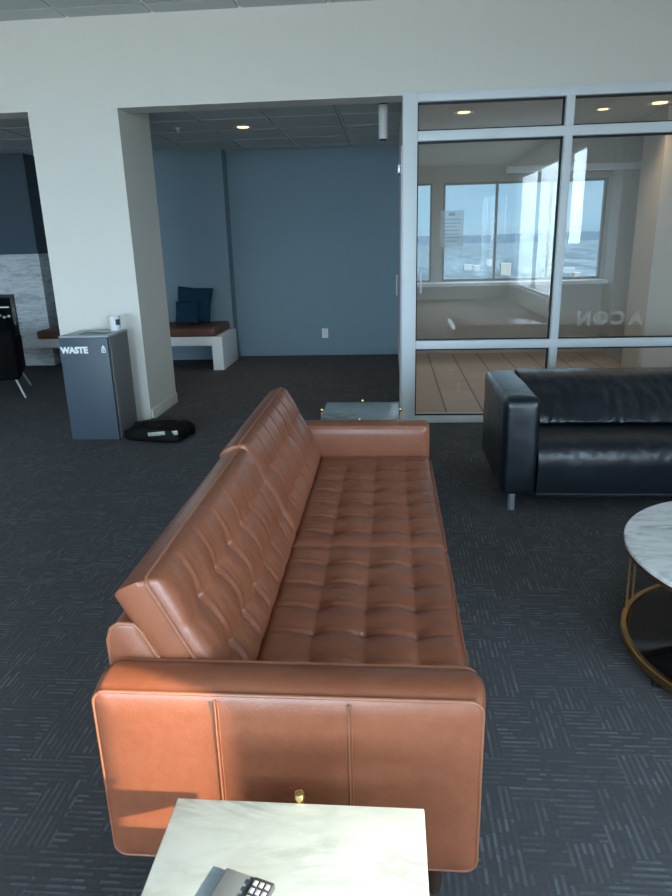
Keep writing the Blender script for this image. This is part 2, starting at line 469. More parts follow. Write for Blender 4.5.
# glazed partition of the meeting room
GX0, GX1 = .088, 3.0; FY0, FY1 = 5.53, 5.69
b = nb()
box(b, GX0, .200, FY0, FY1, 0, HB, bev=.004)
for z0, z1 in ((0, .055), (.628, .695), (2.205, 2.275), (2.475, HB)): box(b, .200, GX1, FY0 + .02, FY1, z0, z1, bev=.003)
for z0, z1 in ((.055, .628), (.695, 2.205), (2.275, 2.475)): box(b, 1.284, 1.345, FY0 + .01, FY1, z0, z1, bev=.003)
box(b, 2.66, 2.72, FY0 + .01, FY1, .055, .628); box(b, 2.66, 2.72, FY0 + .01, FY1, .695, 2.205)
gp = struct('window_1', b, M['alu'])
g = nb()
for xa, xb in ((.200, 1.284), (1.345, 2.66)):
    for z0, z1 in ((.055, .628), (.695, 2.205), (2.275, 2.475)):
        for (p, q, r_, s_) in ((xa, xb, z0, z0 + .012), (xa, xb, z1 - .016, z1), (xa, xa + .010, z0, z1), (xb - .016, xb, z0, z1)):
            box(g, p, q, 5.585, 5.60, r_, s_)
obj('gasket', g, M['gasket'], gp, smooth=False)
for xa, xb in ((.210, 1.268), (1.355, 2.65), (2.72, 3.0)):
    for z0, z1 in ((.067, .612), (.707, 2.19), (2.287, 2.46)):
        obj('pane', bx(xa, xb, 5.588, 5.597, z0, z1), M['glass'], gp, smooth=False)
h = nb(); tube(h, [(.238, 5.585, 1.08), (.238, 5.55, 1.09), (.238, 5.55, 1.17), (.238, 5.55, 1.25), (.238, 5.585, 1.26)], .008, 8)
obj('pull_handle', h, M['chrome'], gp)
# pale mirrored letters in front of the glass, read in reverse from the lounge
mir = Matrix.Translation((2.00, 5.583, .806)) @ Matrix.Rotation(PI, 4, 'Z') @ Matrix.Rotation(PI / 2, 4, 'X')
xcur = 0
for ch, adv in (('A', .135), ('C', .127), ('O', .135), ('N', .12)):
    t = text_bm(ch, .145, .002, .007); t.transform(mir @ Matrix.Translation((xcur, 0, 0))); xcur += adv
    obj('mirrored_letter', t, M['letters'], gp, smooth=False)

# hardware on the partition's edge seen past the post
d = struct('door_1', bx(.080, .0945, 5.72, 6.55, .01, 2.20, bev=.002), M['alu'])
obj('door_closer', bx(.055, .0795, 5.95, 6.25, 2.02, 2.09, bev=.006), M['chrome'], d)
h = nb(); tube(h, [(.079, 6.45, 1.0), (.055, 6.45, 1.0), (.055, 6.45, 1.18), (.079, 6.45, 1.18)], .008); obj('door_handle', h, M['chrome'], d)

# ------------------------------------------------------------------ BROWN LEATHER SOFA
SX0, SX1 = -.652, .195
Y0, Y1 = 1.178, 3.44
AT = .118                     # arm thickness
sofa = thing('tufted_sofa', 'long cognac brown leather sofa with button-tufted cushions on the dark carpet', 'sofa', (-.23, 2.3, 0))
obj('seat_frame', bx(-.58, .165, Y0 + AT - .01, Y1 - AT + .01, .13, .315, bev=.012), M['leather'], sofa)
prof = [(-.652, .13), (-.655, .63), (-.645, .66), (-.625, .674), (-.590, .672), (-.575, .655), (-.463, .43), (-.405, .315), (-.405, .13)]
bf = obj('back_frame', prism(nb(), prof, Y0 + AT + .002, Y1 - AT - .002, 'y', .008, 2), M['leather'], sofa)
b = nb(); tube(b, [(x, Y0 + AT + .006, z) for x, z in prof[:7]], .005); obj('piping', b, M['seam'], bf)
def rounded_rect(x0, x1, z0, z1, r, n=5):
    out = []
    for cx, cz, a0 in ((x1 - r, z1 - r, 0), (x0 + r, z1 - r, 90), (x0 + r, z0 + r, 180), (x1 - r, z0 + r, 270)):
        for k in range(n + 1):
            a = math.radians(a0 + 90 * k / n); out.append((cx + r * math.cos(a), cz + r * math.sin(a)))
    return out
def arm(y0, y1, outer):
    # slab whose outline is a rounded rectangle, crowned towards the middle of its thickness
    b = nb(); rings = []
    steps = [(0.0, .0), (.03, -.001), (.12, .007), (.3, .012), (.5, .014), (.7, .012), (.88, .007), (.97, -.001), (1.0, .0)]
    for f, g in steps:
        rr = rounded_rect(SX0 + .006 - g * .5, SX1 - .006 + g * .9, .13 - g * .2, .582 + g, .028)
        rings.append([b.verts.new((x, y0 + (y1 - y0) * f, z)) for x, z in rr])
    n = len(rings[0])
    for A, B in zip(rings, rings[1:]):
        for k in range(n): b.faces.new((A[k], A[(k + 1) % n], B[(k + 1) % n], B[k]))
    # slightly padded faces
    for R, sgn, yy in ((rings[0], -1, y0), (rings[-1], 1, y1)):
        cur = R
        for ins, bulge in ((.012, .006), (.045, .010), (.11, .012)):
            rr = rounded_rect(SX0 + .006 + ins, SX1 - .006 - ins, .13 + ins, .582 - ins, .022)
            nx = [b.verts.new((x, yy + sgn * bulge, z)) for x, z in rr]
            for k in range(n): b.faces.new((cur[k], cur[(k + 1) % n], nx[(k + 1) % n], nx[k]))
            cur = nx
        b.faces.new(cur)
    a = obj('arm', b, M['leather'], sofa, angle=60)
    for yy in (y0 + .001, y1 - .001):
        p = nb(); tube(p, [(x, yy, z) for x, z in rounded_rect(SX0 + .005, SX1 - .005, .131, .583, .028, 6)], .0042, 8, True)
        obj('piping', p, M['seam'], a)
    yy, sg = (y0, -1) if outer < 0 else (y1, 1)
    for xs in (-.375, -.090):
        p = nb()
        tube(p, [(xs, yy + sg * .0095, .575), (xs, yy + sg * .0122, .5), (xs, yy + sg * .0122, .22), (xs, yy + sg * .0095, .138)], .0022, 6)
        tube(p, [(xs + .007, yy + sg * .0095, .575), (xs + .007, yy + sg * .0118, .5), (xs + .007, yy + sg * .0118, .22), (xs + .007, yy + sg * .0095, .138)], .0012, 6)
        obj('seam', p, M['seam'], a)
    return a
arm(Y0, Y0 + AT, -1); arm(Y1 - AT, Y1, 1)
for lx in (-.56, .10):
    for ly in (Y0 + .06, (Y0 + Y1) / 2, Y1 - .06):
        b = nb(); lathe(b, [(.016, 0), (.018, .004), (.030, .135)], lx, ly, 16); obj('leg', b, M['walnut'], sofa)

def tufted(name, L, W, T, btn_u, btn_v, mapf, seed, edge=.030, crown=.012, du=.011, dv=.007, dimple=.020, lip=1.0):
    """cushion: u along L, v along W, top surface w; tufted on a grid of buttons"""
    nu, nv = int(L / .0062), int(W / .0062)
    b = nb(); G = []
    sp_u = btn_u[1] - btn_u[0]; sp_v = btn_v[1] - btn_v[0]
    def hgt(u, v):
        d = min(u, L - u, v, W - v)
        z = 0.0
        if d < edge:
            k = 1 - d / edge; z -= edge * .8 * (1 - math.sqrt(max(0, 1 - k * k)))
        fe = min(1, d / .05)
        z += crown * max(0, math.sin(PI * u / L)) ** .5 * max(0, math.sin(PI * v / W)) ** .5
        wob = .010 * noise.noise((u * 7 + seed, v * 7, seed * 1.7))
        # folds running across (through every row of buttons), sagging between the buttons
        pu = (u - btn_u[0]) / sp_u; pv = (v - btn_v[0]) / sp_v
        ku = abs(pu - round(pu)); kv = abs(pv - round(pv))
        inside_u = -.9 < pu < len(btn_u) - 1 + .9; inside_v = -.9 < pv < len(btn_v) - 1 + .9
        arc = .10 * math.sin(PI * (pv % 1.0)) * (1 if -1 < pv < len(btn_v) else .4)
        ku2 = abs((pu + arc + wob * 4) - round(pu + arc + wob * 4)) * sp_u
        su = (pu + arc + wob * 4); su = (su - round(su)) * sp_u
        z += .006 * math.exp(-((su - lip * .013) / .0075) ** 2) * fe * (.9 if inside_u else .2)
        z -= du * math.exp(-ku2 / .0065) * fe * (.55 + .9 * math.cos(PI * kv) ** 2) * (.9 if inside_u else .3)
        z -= dv * math.exp(-kv * sp_v / .014) * fe * (.4 + .8 * math.cos(PI * ku) ** 2) * (.9 if inside_v else .3)
        z += .006 * (math.sin(PI * min(1, ku * 2)) * math.sin(PI * min(1, kv * 2)) if False else (min(ku, .5) * 2) ** .6 * (min(kv, .5) * 2) ** .6)
        for bu in btn_u:
            if abs(bu - u) > .09: continue
            for bv in btn_v:
                r = math.hypot(bu - u, bv - v)
                if r < .09: z -= dimple * math.exp(-(r / .021)) + .006 * math.exp(-(r / .045) ** 2)
        z += .0035 * noise.noise((u * 22 + seed, v * 9 + 3.1, seed)) * fe + .0015 * noise.noise((u * 60, v * 30, seed)) * fe
        return z
    for i in range(nu + 1):
        u = L * i / nu; row = []
        for j in range(nv + 1):
            v = W * j / nv
            # rounded plan corners
            row.append(b.verts.new(mapf(u, v, hgt(u, v))))
        G.append(row)
    for i in range(nu):
        for j in range(nv): b.faces.new((G[i][j], G[i + 1][j], G[i + 1][j + 1], G[i][j + 1]))
    per = [(i, 0) for i in range(nu)] + [(nu, j) for j in range(nv)] + [(i, nv) for i in range(nu, 0, -1)] + [(0, j) for j in range(nv, 0, -1)]
    ring = [G[i][j] for i, j in per]; cur = ring
    for f, bulge in ((.2, .006), (.5, .008), (.75, .005), (.88, -.002), (.96, -.011), (1.0, -.022)):
        nx = []
        for i, j in per:
            u, v = L * i / nu, W * j / nv
            ou = -bulge if i == 0 else (bulge if i == nu else 0); ov = -bulge if j == 0 else (bulge if j == nv else 0)
            w0 = -edge * .8
            nx.append(b.verts.new(mapf(u + ou, v + ov, w0 + (-T - w0) * f)))
        for k in range(len(per)):
            k2 = (k + 1) % len(per)
            b.faces.new((cur[k], cur[k2], nx[k2], nx[k]))
        cur = nx
    b.faces.new(cur)
    c = obj(name, b, M['leather'], sofa, angle=80)
    # piping along the top edge
    e = .004; pr = []
    rr = .02
    for (x, y) in [(p[0], p[1]) for p in rounded_rect(-e + .002, L + e - .002, -e + .002, W + e - .002, rr, 4)]:
        pr.append(mapf(x, y, -edge * .72))
    # densify straight runs
    dense = []
    for k in range(len(pr)):
        A, B = Vector(pr[k]), Vector(pr[(k + 1) % len(pr)])
        m_ = max(1, int((A - B).length / .04))
        for q in range(m_): dense.append(A.lerp(B, q / m_))
    p = nb(); tube(p, dense, .0042, 8, True); obj('piping', p, M['seam'], c)
    for bu in btn_u:
        for bv in btn_v:
            p = nb(); ball(p, (0, 0, 0), .0095, .45, 12)
            o0 = Vector(mapf(bu, bv, hgt(bu, bv) + .0035)); nrm = (Vector(mapf(bu, bv, 1)) - Vector(mapf(bu, bv, 0))).normalized()
            p.transform(Matrix.Translation(o0) @ nrm.to_track_quat('Z', 'Y').to_matrix().to_4x4())
            obj('button', p, M['leather'], c)
    return c
YA, YM, YB = Y0 + AT + .012, 2.245, Y1 - AT - .012
SV = [.150, .298, .448]                       # button columns across the seat, from x = -.375
def seat_map(y0): return lambda u, v, w: (-.375 + v, y0 + u, .425 + w)
tufted('seat_cushion', YM - .004 - YA, .575, .115, [YM - .135 - .145 * k - YA for k in range(5, -1, -1)], SV, seat_map(YA), 1.3)
tufted('seat_cushion', YB - YM - .004, .575, .115, [.13 + .145 * k for k in range(6)], SV, seat_map(YM + .004), 4.9)
UP = Vector((-.442, 0, .897)); NR = Vector((.897, 0, .442)); P0 = Vector((-.357, 0, .428))
def back_map(y0):
    def f(u, v, w):
        q = P0 + UP * v + NR * (w + .004); return (q.x, y0 + u, q.z)
    return f
YMB = 2.31
tufted('back_cushion', YMB - .004 - YA, .404, .120, [1.46 + .148 * k - YA for k in range(5)], [.112, .260], back_map(YA), 8.2, edge=.034, crown=.016, du=.012, dv=.006)
tufted('back_cushion', YB - YMB - .004, .417, .120, [.16 + .148 * k for k in range(5)], [.112, .260], back_map(YMB + .004), 11.7, edge=.034, crown=.016, du=.012, dv=.006)

# ------------------------------------------------------------------ SIDE TABLES
def side_table(cx, cy, label):
    t = thing('side_table', label, 'table', (cx, cy, 0), 0, 'square marble side tables')
    W = .232
    obj('marble_top', bx(cx - W, cx + W, cy - W, cy + W, .478, .500, bev=.0025), M['marble'], t)
    sh = obj('base_box', bx(cx - W + .004, cx + W - .004, cy - W + .004, cy + W - .004, 0, .398, bev=.003), M['walnut'], t)  # unseen base, upper edge read from its shadow, run to the floor to block sun
    for dx, dy in ((0, 1), (0, -1), (1, 0), (-1, 0)):
        b = nb(); px, py = cx + dx * (W + .009), cy + dy * (W + .009)
        lathe(b, [(.0075, 0), (.0075, .488), (.006, .494)], px, py, 12)
        p = obj('post', b, M['brass'], t)
        k = nb(); lathe(k, [(.005, .493), (.0085, .497), (.0105, .503), (.0105, .508), (.0085, .514), (.004, .5165), (0, .517)], px, py, 16)
        obj('finial', k, M['gold'], p)
    for qx in (-.17, .17):
        for qy in (-.17, .17):
            b = nb(); tube(b, [(cx + qx, cy + qy, .3975), (cx + qx, cy + qy, .479)], .012, 10); obj('spacer', b, M['brass'], t)
    return t
nt_ = side_table(-.172, .753, 'white marble-topped side table in front of the brown sofa arm, holding a grey keypad device')
dup(nt_, (-.184, 3.985, 0), 'white marble-topped side table behind the far arm of the brown sofa')

# keypad device on the near table
dv = thing('keypad_device', 'grey handheld device with a keypad of small keys lying on the near marble table', 'device', (-.255, .80, .5005), math.radians(-17))
def dl(name, bm, m, par=None): return obj(name, bm, m, par or dv, local=True)
kd = Matrix.Identity(4)
dl('body', bx(-.028, .024, -.16, .030, .0, .009, bev=.002), M['slate'])
kb = dl('keypad', bx(.024, .062, -.16, .030, .0, .012, bev=.003), M['keybed'])
n_ = 0
for r_ in range(9):
    for c_ in range(3):
        n_ += 1
        x_ = .0285 + c_ * .0105; y_ = .022 - r_ * .0135
        dl('key', bx(x_, x_ + .0078, y_ - .009, y_, .0115, .0145, bev=.0012, seg=2), M['keyred'] if n_ in (10,) else M['key'], kb)

# ------------------------------------------------------------------ ROUND TABLE
RC = (1.384, 2.222)
rt = thing('coffee_table', 'round coffee table with grey-veined marble top, brass frame and black glass shelf', 'table', (*RC, 0))
b = nb(); lathe(b, [(0, .405), (.528, .405), (.536, .409), (.536, .420), (.532, .4235), (0, .4235)], *RC, 96, False); obj('marble_top', b, M['marble2'], rt)
b = nb()
lathe(b, [(.500, .390), (.531, .390), (.531, .4045), (.500, .4045), (.500, .390)], *RC, 96, False); obj('top_rim', b, M['brass'], rt)
b = nb()
lathe(b, [(.494, .022), (.511, .022), (.514, .026), (.514, .052), (.510, .056), (.494, .056), (.494, .022)], *RC, 96, False); obj('base_ring', b, M['brass'], rt)
b = nb(); lathe(b, [(0, .036), (.4935, .036), (.4935, .048), (0, .048)], *RC, 96, False); obj('glass_shelf', b, M['smoked'], rt)
for ang in (146, 266, 26):
    b = nb()
    for da in (-4.6, 4.6):
        a = math.radians(ang + da)
        tube(b, [(RC[0] + .503 * math.cos(a), RC[1] + .503 * math.sin(a), .054), (RC[0] + .512 * math.cos(a), RC[1] + .512 * math.sin(a), .392)], .0045, 10)
    obj('leg', b, M['brass'], rt)
for k in range(6):
    a = math.radians(20 + 60 * k); b = nb(); lathe(b, [(.012, 0), (.012, .023)], RC[0] + .503 * math.cos(a), RC[1] + .503 * math.sin(a), 12)
    obj('foot', b, M['black'], rt)

# ------------------------------------------------------------------ BLACK SOFA
BX0, BX1, BY0, BY1 = .622, 2.43, 3.60, 4.46
bs = thing('leather_sofa', 'black leather sofa with wide flat arms standing by the glass partition', 'sofa', ((BX0 + BX1) / 2, 4.03, 0))
def soft_box(x0, x1, y0, y1, z0, z1, r, puff=.008, seed=0.0, wr=.004, cuts=14):
    b = nb(); box(b, x0, x1, y0, y1, z0, z1)
    bmesh.ops.subdivide_edges(b, edges=b.edges[:], cuts=cuts, use_grid_fill=True)
    c = Vector(((x0 + x1) / 2, (y0 + y1) / 2, (z0 + z1) / 2)); hh = Vector(((x1 - x0) / 2, (y1 - y0) / 2, (z1 - z0) / 2))
    for v in b.verts:
        p = v.co - c
        # rounded-box projection
        inner = Vector((max(-hh.x + r, min(hh.x - r, p.x)), max(-hh.y + r, min(hh.y - r, p.y)), max(-hh.z + r, min(hh.z - r, p.z))))
        dlt = p - inner
        q = inner + (dlt.normalized() * r if dlt.length > 1e-6 else Vector())
        nx = [1 - (p[i] / hh[i]) ** 2 for i in range(3)]
        for i in range(3):
            if abs(abs(p[i]) - hh[i]) < 1e-5:
                j, k = (i + 1) % 3, (i + 2) % 3
                q[i] += math.copysign(puff * max(0, nx[j]) ** .5 * max(0, nx[k]) ** .5, p[i])
        w = noise.noise((v.co.x * 9 + seed, v.co.y * 26, v.co.z * 14)) * wr + noise.noise((v.co.x * 3, v.co.y * 8 + seed, v.co.z * 7)) * wr
        v.co = c + q + (dlt.normalized() if dlt.length > 1e-6 else Vector((0, 0, 0))) * w
    return b
obj('arm', soft_box(BX0, BX0 + .192, BY0, BY1, .096, .656, .030, .010, 1.0, .0022, 22), M['blackl'], bs, angle=80)
obj('arm', soft_box(BX1 - .192, BX1, BY0, BY1, .096, .656, .030, .010, 5.0, .0022, 22), M['blackl'], bs, angle=80)
# seat and back loft along x with soft wrinkles
def loft(name, prof, x0, x1, seed, wr, n=120):
    b = nb(); R = []
    for i in range(n + 1):
        x = x0 + (x1 - x0) * i / n
        e = min(1, min(i, n - i) / 4.0)
        row = []
        for (y, z, k) in prof:
            w = (noise.noise((x * 20 + seed, y * 7 + z * 7, seed)) + .5 * noise.noise((x * 45, y * 16 + z * 16, seed))) * wr * k * e
            row.append(b.verts.new((x, y - w, z + w * .6)))
        R.append(row)
    m_ = len(prof)
    for A, B in zip(R, R[1:]):
        for k in range(m_): b.faces.new((A[k], B[k], B[(k + 1) % m_], A[(k + 1) % m_]))
    b.faces.new(R[0]); b.faces.new(R[-1][::-1])
    return obj(name, b, M['blackl'], bs, angle=80)
def smoothprof(pts, per=6):
    out = []; N = len(pts)
    for i in range(N):
        p0, p1, p2, p3 = pts[i - 1], pts[i], pts[(i + 1) % N], pts[(i + 2) % N]
        for s in range(per):
            t = s / per
            f = lambda a, b_, c, d: .5 * (2 * b_ + (c - a) * t + (2 * a - 5 * b_ + 4 * c - d) * t * t + (3 * b_ - a - 3 * c + d) * t ** 3)
            out.append(tuple(f(p0[q], p1[q], p2[q], p3[q]) for q in range(3)))
    return out
X0, X1 = BX0 + .1925, BX1 - .1925
loft('seat', smoothprof([(3.64, .097, .0), (3.606, .108, .0), (3.597, .16, .3), (3.592, .23, .6), (3.592, .32, 1.0), (3.63, .385, 1.8), (3.74, .415, 1.6), (3.95, .41, 1.2), (4.12, .40, 1), (4.2, .30, 0), (4.2, .098, 0)]), X0, X1, 3.0, .0042)
loft('back', smoothprof([(3.985, .415, 1.5), (3.962, .450, 2.0), (4.035, .535, 1.5), (4.16, .615, 1.0), (4.25, .657, .6), (4.38, .668, .4), (4.45, .65, .2), (4.46, .5, 0), (4.455, .12, 0), (4.205, .12, 0), (4.205, .405, 0)]), X0, X1, 9.0, .0085)
for lx in (BX0 + .065, BX1 - .065):
    for ly in (BY0 + .04, BY1 - .07):
        b = nb(); lathe(b, [(.019, 0), (.021, .003), (.021, .105)], lx, ly, 20); obj('leg', b, M['chrome'], bs)

# ------------------------------------------------------------------ WASTE BIN, CUP, BAG
BN = (-2.595, -2.195, 5.05, 5.46)
wb = thing('waste_bin', 'tall slate-grey waste bin lettered WASTE beside the white column', 'bin', (-2.395, 5.25, 0))
b = nb(); box(b, BN[0], BN[1], BN[2] + .045, BN[3], .0, .825, bev=.004)
body = obj('body', b, M['bin_lit_side'], wb)
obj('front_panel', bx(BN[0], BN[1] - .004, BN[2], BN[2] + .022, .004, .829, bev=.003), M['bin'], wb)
obj('panel_spacer', bx(BN[0] + .02, BN[1] - .03, BN[2] + .0222, BN[2] + .0448, .02, .80), M['gasket'], wb)
b = nb()
xa, xb, ya, yb, zt = BN[0] - .003, BN[1] + .003, BN[2] + .02, BN[3] + .004, .828
for p, q, r_, s_ in ((xa, xa + .10, ya, yb), (xb - .06, xb, ya, yb), (xa + .10, xb - .06, ya, ya + .07), (xa + .10, xb - .06, yb - .10, yb)):
    box(b, p, q, r_, s_, .828, .842, bev=.002)
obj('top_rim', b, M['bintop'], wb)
b = nb()      # dark folded liner seen in the opening
n1, n2 = 16, 12; G = []
for i in range(n1 + 1):
    row = []
    for j in range(n2 + 1):
        x = xa + .10 + (xb - xa - .16) * i / n1; y = ya + .07 + (yb - ya - .17) * j / n2
        z = .829 + .010 * noise.noise((x * 18, y * 18, 2.2)) + .002
        row.append(b.verts.new((x, y, max(z, .8262))))
    G.append(row)
for i in range(n1):
    for j in range(n2): b.faces.new((G[i][j], G[i + 1][j], G[i + 1][j + 1], G[i][j + 1]))
g = bmesh.ops.extrude_face_region(b, geom=b.faces[:])
bmesh.ops.translate(b, vec=(0, 0, .004), verts=[v for v in g['geom'] if isinstance(v, bmesh.types.BMVert)])
obj('bin_liner', b, M['slate'], wb)
t = text_bm('WASTE', .066, .002, .0042)
t.transform(Matrix.Translation((BN[0] + .012, BN[2] - .0012, .712)) @ Matrix.Rotation(PI / 2, 4, 'X')); t.transform(Matrix.Identity(4))
obj('lettering', t, M['white'], wb, smooth=False)
b = nb(); ix, iz = -2.238, .712
prism(b, [(ix - .017, iz + .034), (ix + .017, iz + .034), (ix, iz + .060)], BN[2] - .002, BN[2] - .0002, 'y')
for p, q, r_, s_ in ((-.017, .017, .024, .030), (-.017, -.011, .0, .024), (.011, .017, .0, .024), (-.011, .011, .0, .006), (-.004, .004, .009, .019)):
    box(b, ix + p, ix + q, BN[2] - .002, BN[2] - .0002, iz + r_, iz + s_)
obj('pictogram', b, M['white'], wb, smooth=False)

cp = thing('cup', 'small white cup with a dark mark standing on the back corner of the waste bin', 'cup', (-2.268, 5.405, .842))
b = nb(); lathe(b, [(.042, .0), (.0435, .003), (.047, .112), (.0485, .115), (.0475, .117), (.045, .115), (.040, .006), (0, .005)], 0, 0, 32, False)
b.faces.new([v for v in b.verts if v.co.z < .0005][::-1]) if False else None
obj('cup_body', b, M['white'], cp, local=True)
b = nb(); vs = []
for k in range(9):
    a = math.radians(-62 + 48 * k / 8)
    vs.append([b.verts.new((r_ * math.cos(a), r_ * math.sin(a), z_)) for r_, z_ in ((.0440, .045), (.0455, .092), (.0475, .092), (.0460, .045))])
for A, B in zip(vs, vs[1:]):
    for k in range(4): b.faces.new((A[k], A[(k + 1) % 4], B[(k + 1) % 4], B[k]))
b.faces.new(vs[0]); b.faces.new(vs[-1][::-1])
obj('printed_mark', b, M['keybed'], cp, local=True)

bg = thing('bag', 'flat black bag with silvery patches slumped on the carpet at the foot of the column', 'bag', (-1.885, 5.13, 0), math.radians(-10))
b = nb(); bmesh.ops.create_cube(b, size=2.0); bmesh.ops.subdivide_edges(b, edges=b.edges[:], cuts=9, use_grid_fill=True)
for v in b.verts:
    x, y, z = v.co
    L_ = v.co.length; s = v.co.normalized()
    e = 5.5
    k = (abs(s.x) ** e + abs(s.y) ** e + abs(s.z) ** e) ** (-1 / e)
    s = s * k
    top = .045 + .030 * max(0, 1 - abs(s.x - .15)) + .022 * noise.noise((s.x * 2.5, s.y * 2.5, .4)) - .018 * max(0, s.x - .6)
    v.co = Vector((s.x * .255 * (1 + .08 * noise.noise((s.y * 2, s.x, 7))), s.y * .17 * (1 + .12 * noise.noise((s.x * 2, s.y, 3))), .046 + s.z * (top * 1.3 if s.z > 0 else .045)))
from mathutils.bvhtree import BVHTree
bvh = BVHTree.FromBMesh(b)
obj('bag_body', b, M['bagcloth'], bg, local=True, angle=80)
def patch(x, z, w, h, roll):
    loc, nrm, _, _ = bvh.ray_cast(Vector((x, -1, z)), Vector((0, 1, 0)))
    q = bx(-w / 2, w / 2, -h / 2, h / 2, -.004, .006, bev=.003)
    q.transform(Matrix.Translation(loc) @ nrm.to_track_quat('Z', 'Y').to_matrix().to_4x4() @ Matrix.Rotation(roll, 4, 'Z'))
    return obj('silver_patch', q, M['silver'], bg, local=True)
patch(.07, .082, .15, .030, .12); patch(.215, .088, .05, .035, .1)
b = nb(); tube(b, [(-.20, -.03, .115), (-.08, -.07, .150), (.06, -.04, .165), (.14, .02, .155), (.19, .07, .115)], .011, 8); obj('strap', b, M['black'], bg, local=True)

# ------------------------------------------------------------------ ALCOVE FURNITURE
be = thing('bench', 'long white bench with a brown leather seat pad against the slate wall', 'bench', (-3.35, 8.45, 0))
b = nb(); box(b, -4.63, -2.07, 8.10, 8.56, .305, .415, bev=.004); box(b, -4.45, -2.07, 8.56, 8.885, .305, .415, bev=.004)
obj('seat_board', b, M['benchw'], be)
for x0, x1 in ((-2.205, -2.07), (-4.15, -4.015)):
    obj('leg', bx(x0, x1, 8.10, 8.885, 0, .3045, bev=.004), M['benchw'], be)
obj('seat_pad', bx(-4.43, -2.15, 8.10, 8.885, .416, .515, bev=.016, seg=4), M['benchl'], be)
def pillow(cx, cy, cz, w, h, t, rx, rz, ry, label, grp):
    b = nb(); bmesh.ops.create_grid(b, x_segments=18, y_segments=18, size=1.0)
    top = list(b.verts)
    for v in top:
        x, y = v.co.x, v.co.y
        k = max(0, (1 - x ** 4) * (1 - y ** 4)) ** .45
        pin = 1 - .06 * (1 - abs(x * y)) * max(abs(x), abs(y)) ** 4
        v.co = Vector((x * w / 2 * pin, y * h / 2 * pin, t / 2 * k))
    g = bmesh.ops.duplicate(b, geom=b.verts[:] + b.edges[:] + b.faces[:])
    for v in [q for q in g['geom'] if isinstance(q, bmesh.types.BMVert)]: v.co.z = -v.co.z
    bmesh.ops.remove_doubles(b, verts=b.verts[:], dist=.0008)
    b.transform(Matrix.Translation((cx, cy, cz)) @ Matrix.Rotation(rz, 4, 'Z') @ Matrix.Rotation(ry, 4, 'Y') @ Matrix.Rotation(rx, 4, 'X'))
    lo = min(v.co.z for v in b.verts)
    return tag(obj('pillow', b, M['teal'], None, origin=(cx, cy, lo), angle=80), label, 'cushion', grp)
pillow(-2.55, 8.67, .757, .46, .46, .13, math.radians(70), 0, math.radians(4), 'larger dark teal cushion propped upright on the bench right of the column', 'teal bench cushions')
pillow(-2.60, 8.50, .674, .30, .30, .10, math.radians(66), .06, 0, 'smaller dark teal cushion in front of the larger one on the bench', 'teal bench cushions')
pillow(-4.13, 8.60, .745, .44, .44, .12, math.radians(72), .15, 0, 'dark cushion on the bench at the left edge of the white column', 'teal bench cushions')

# fireplace insert in the stone and armchair in front
fp = thing('fireplace', 'black glass fireplace insert set in the pale stone wall', 'fireplace', (-5.4, 8.575, 0))
b = nb(); box(b, -5.90, -4.912, 8.53, 8.577, .0, .945, bev=.004); obj('surround', b, M['smoked'], fp)
obj('glass_front', bx(-5.86, -4.955, 8.524, 8.529, .44, .905), M['smoked'], fp)
b = nb(); box(b, -5.84, -4.98, 8.514, 8.5235, .775, .79); obj('pale_strip', b, M['pale_streak'], fp)  # pale streak on the black glass, drawn as a glowing strip
for k in range(14):
    b = nb(); ball(b, (-5.80 + k * .062, 8.512, .655 + .012 * (k % 3)), .022, .8, 8); obj('glass_pebble', b, M['white'], fp)

ac = thing('armchair', 'black armchair with slim chrome legs cut by the left edge of the photo', 'chair', (-4.40, 6.78, 0), math.radians(24))
def al(n, bm, m): return obj(n, bm, m, ac, local=True, angle=60)
al('seat', bx(-.36, .36, -.30, .36, .22, .44, bev=.035, seg=4), M['chairblack'])
al('backrest', bx(-.42, .42, -.40, -.29, .20, .715, bev=.03, seg=4), M['chairblack'])
al('arm', bx(-.42, -.325, -.285, .36, .20, .60, bev=.03, seg=4), M['chairblack'])
al('arm', bx(.325, .42, -.285, .36, .20, .60, bev=.03, seg=4), M['chairblack'])
for sx in (-1, 1):
    for sy in (-1, 1):
        b = nb(); tube(b, [(sx * .36, sy * .28 - .02, .215), (sx * .44, sy * .36 - .02, .004)], .011, 10); al('leg', b, M['chrome'])

# ------------------------------------------------------------------ SMALL FIXTURES
def downlight(x, y, z, label, r=.075):
    t = thing('downlight', label, 'light', (x, y, z), 0, 'recessed ceiling downlights')
    b = nb(); lathe(b, [(r * .78, -.002), (r, -.004), (r * 1.25, -.008), (r * 1.28, -.003), (r * 1.28, -.0005), (r * .78, -.0005)], 0, 0, 36, False); obj('trim_ring', b, M['ring'], t, local=True)
    b = nb(); lathe(b, [(0, -.006), (r * .77, -.006), (r * .77, -.001), (0, -.001)], 0, 0, 36, False); obj('lens', b, M['lens'], t, local=True)
    l = bpy.data.lights.new('downlight_lamp', 'SPOT'); l.energy = 26; l.color = (1, .72, .45); l.spot_size = math.radians(125); l.spot_blend = .9; l.shadow_soft_size = .06
    lo = bpy.data.objects.new('downlight_lamp', l); COL.objects.link(lo); lo.location = (0, 0, -.02); lo.parent = t
    return t
downlight(-1.496, 7.344, AC, 'glowing round downlight in the tiled alcove ceiling')
downlight(.685, 7.02, AC, 'leftmost of the three glowing downlights behind the glass partition')
downlight(2.00, 7.16, AC, 'small middle downlight of the three behind the glass partition', .06)
downlight(2.44, 6.95, AC, 'rightmost and largest glowing downlight behind the glass partition', .085)
sd = thing('ceiling_sprinkler', 'small white sprinkler head hanging from the alcove ceiling near the column', 'sprinkler', (-2.14, 7.245, AC + .001))
b = nb(); lathe(b, [(0, 0), (.035, 0), (.032, -.010), (.012, -.014), (.012, -.04), (.006, -.042), (0, -.042)], 0, 0, 20, False); obj('escutcheon', b, M['ring'], sd, local=True)
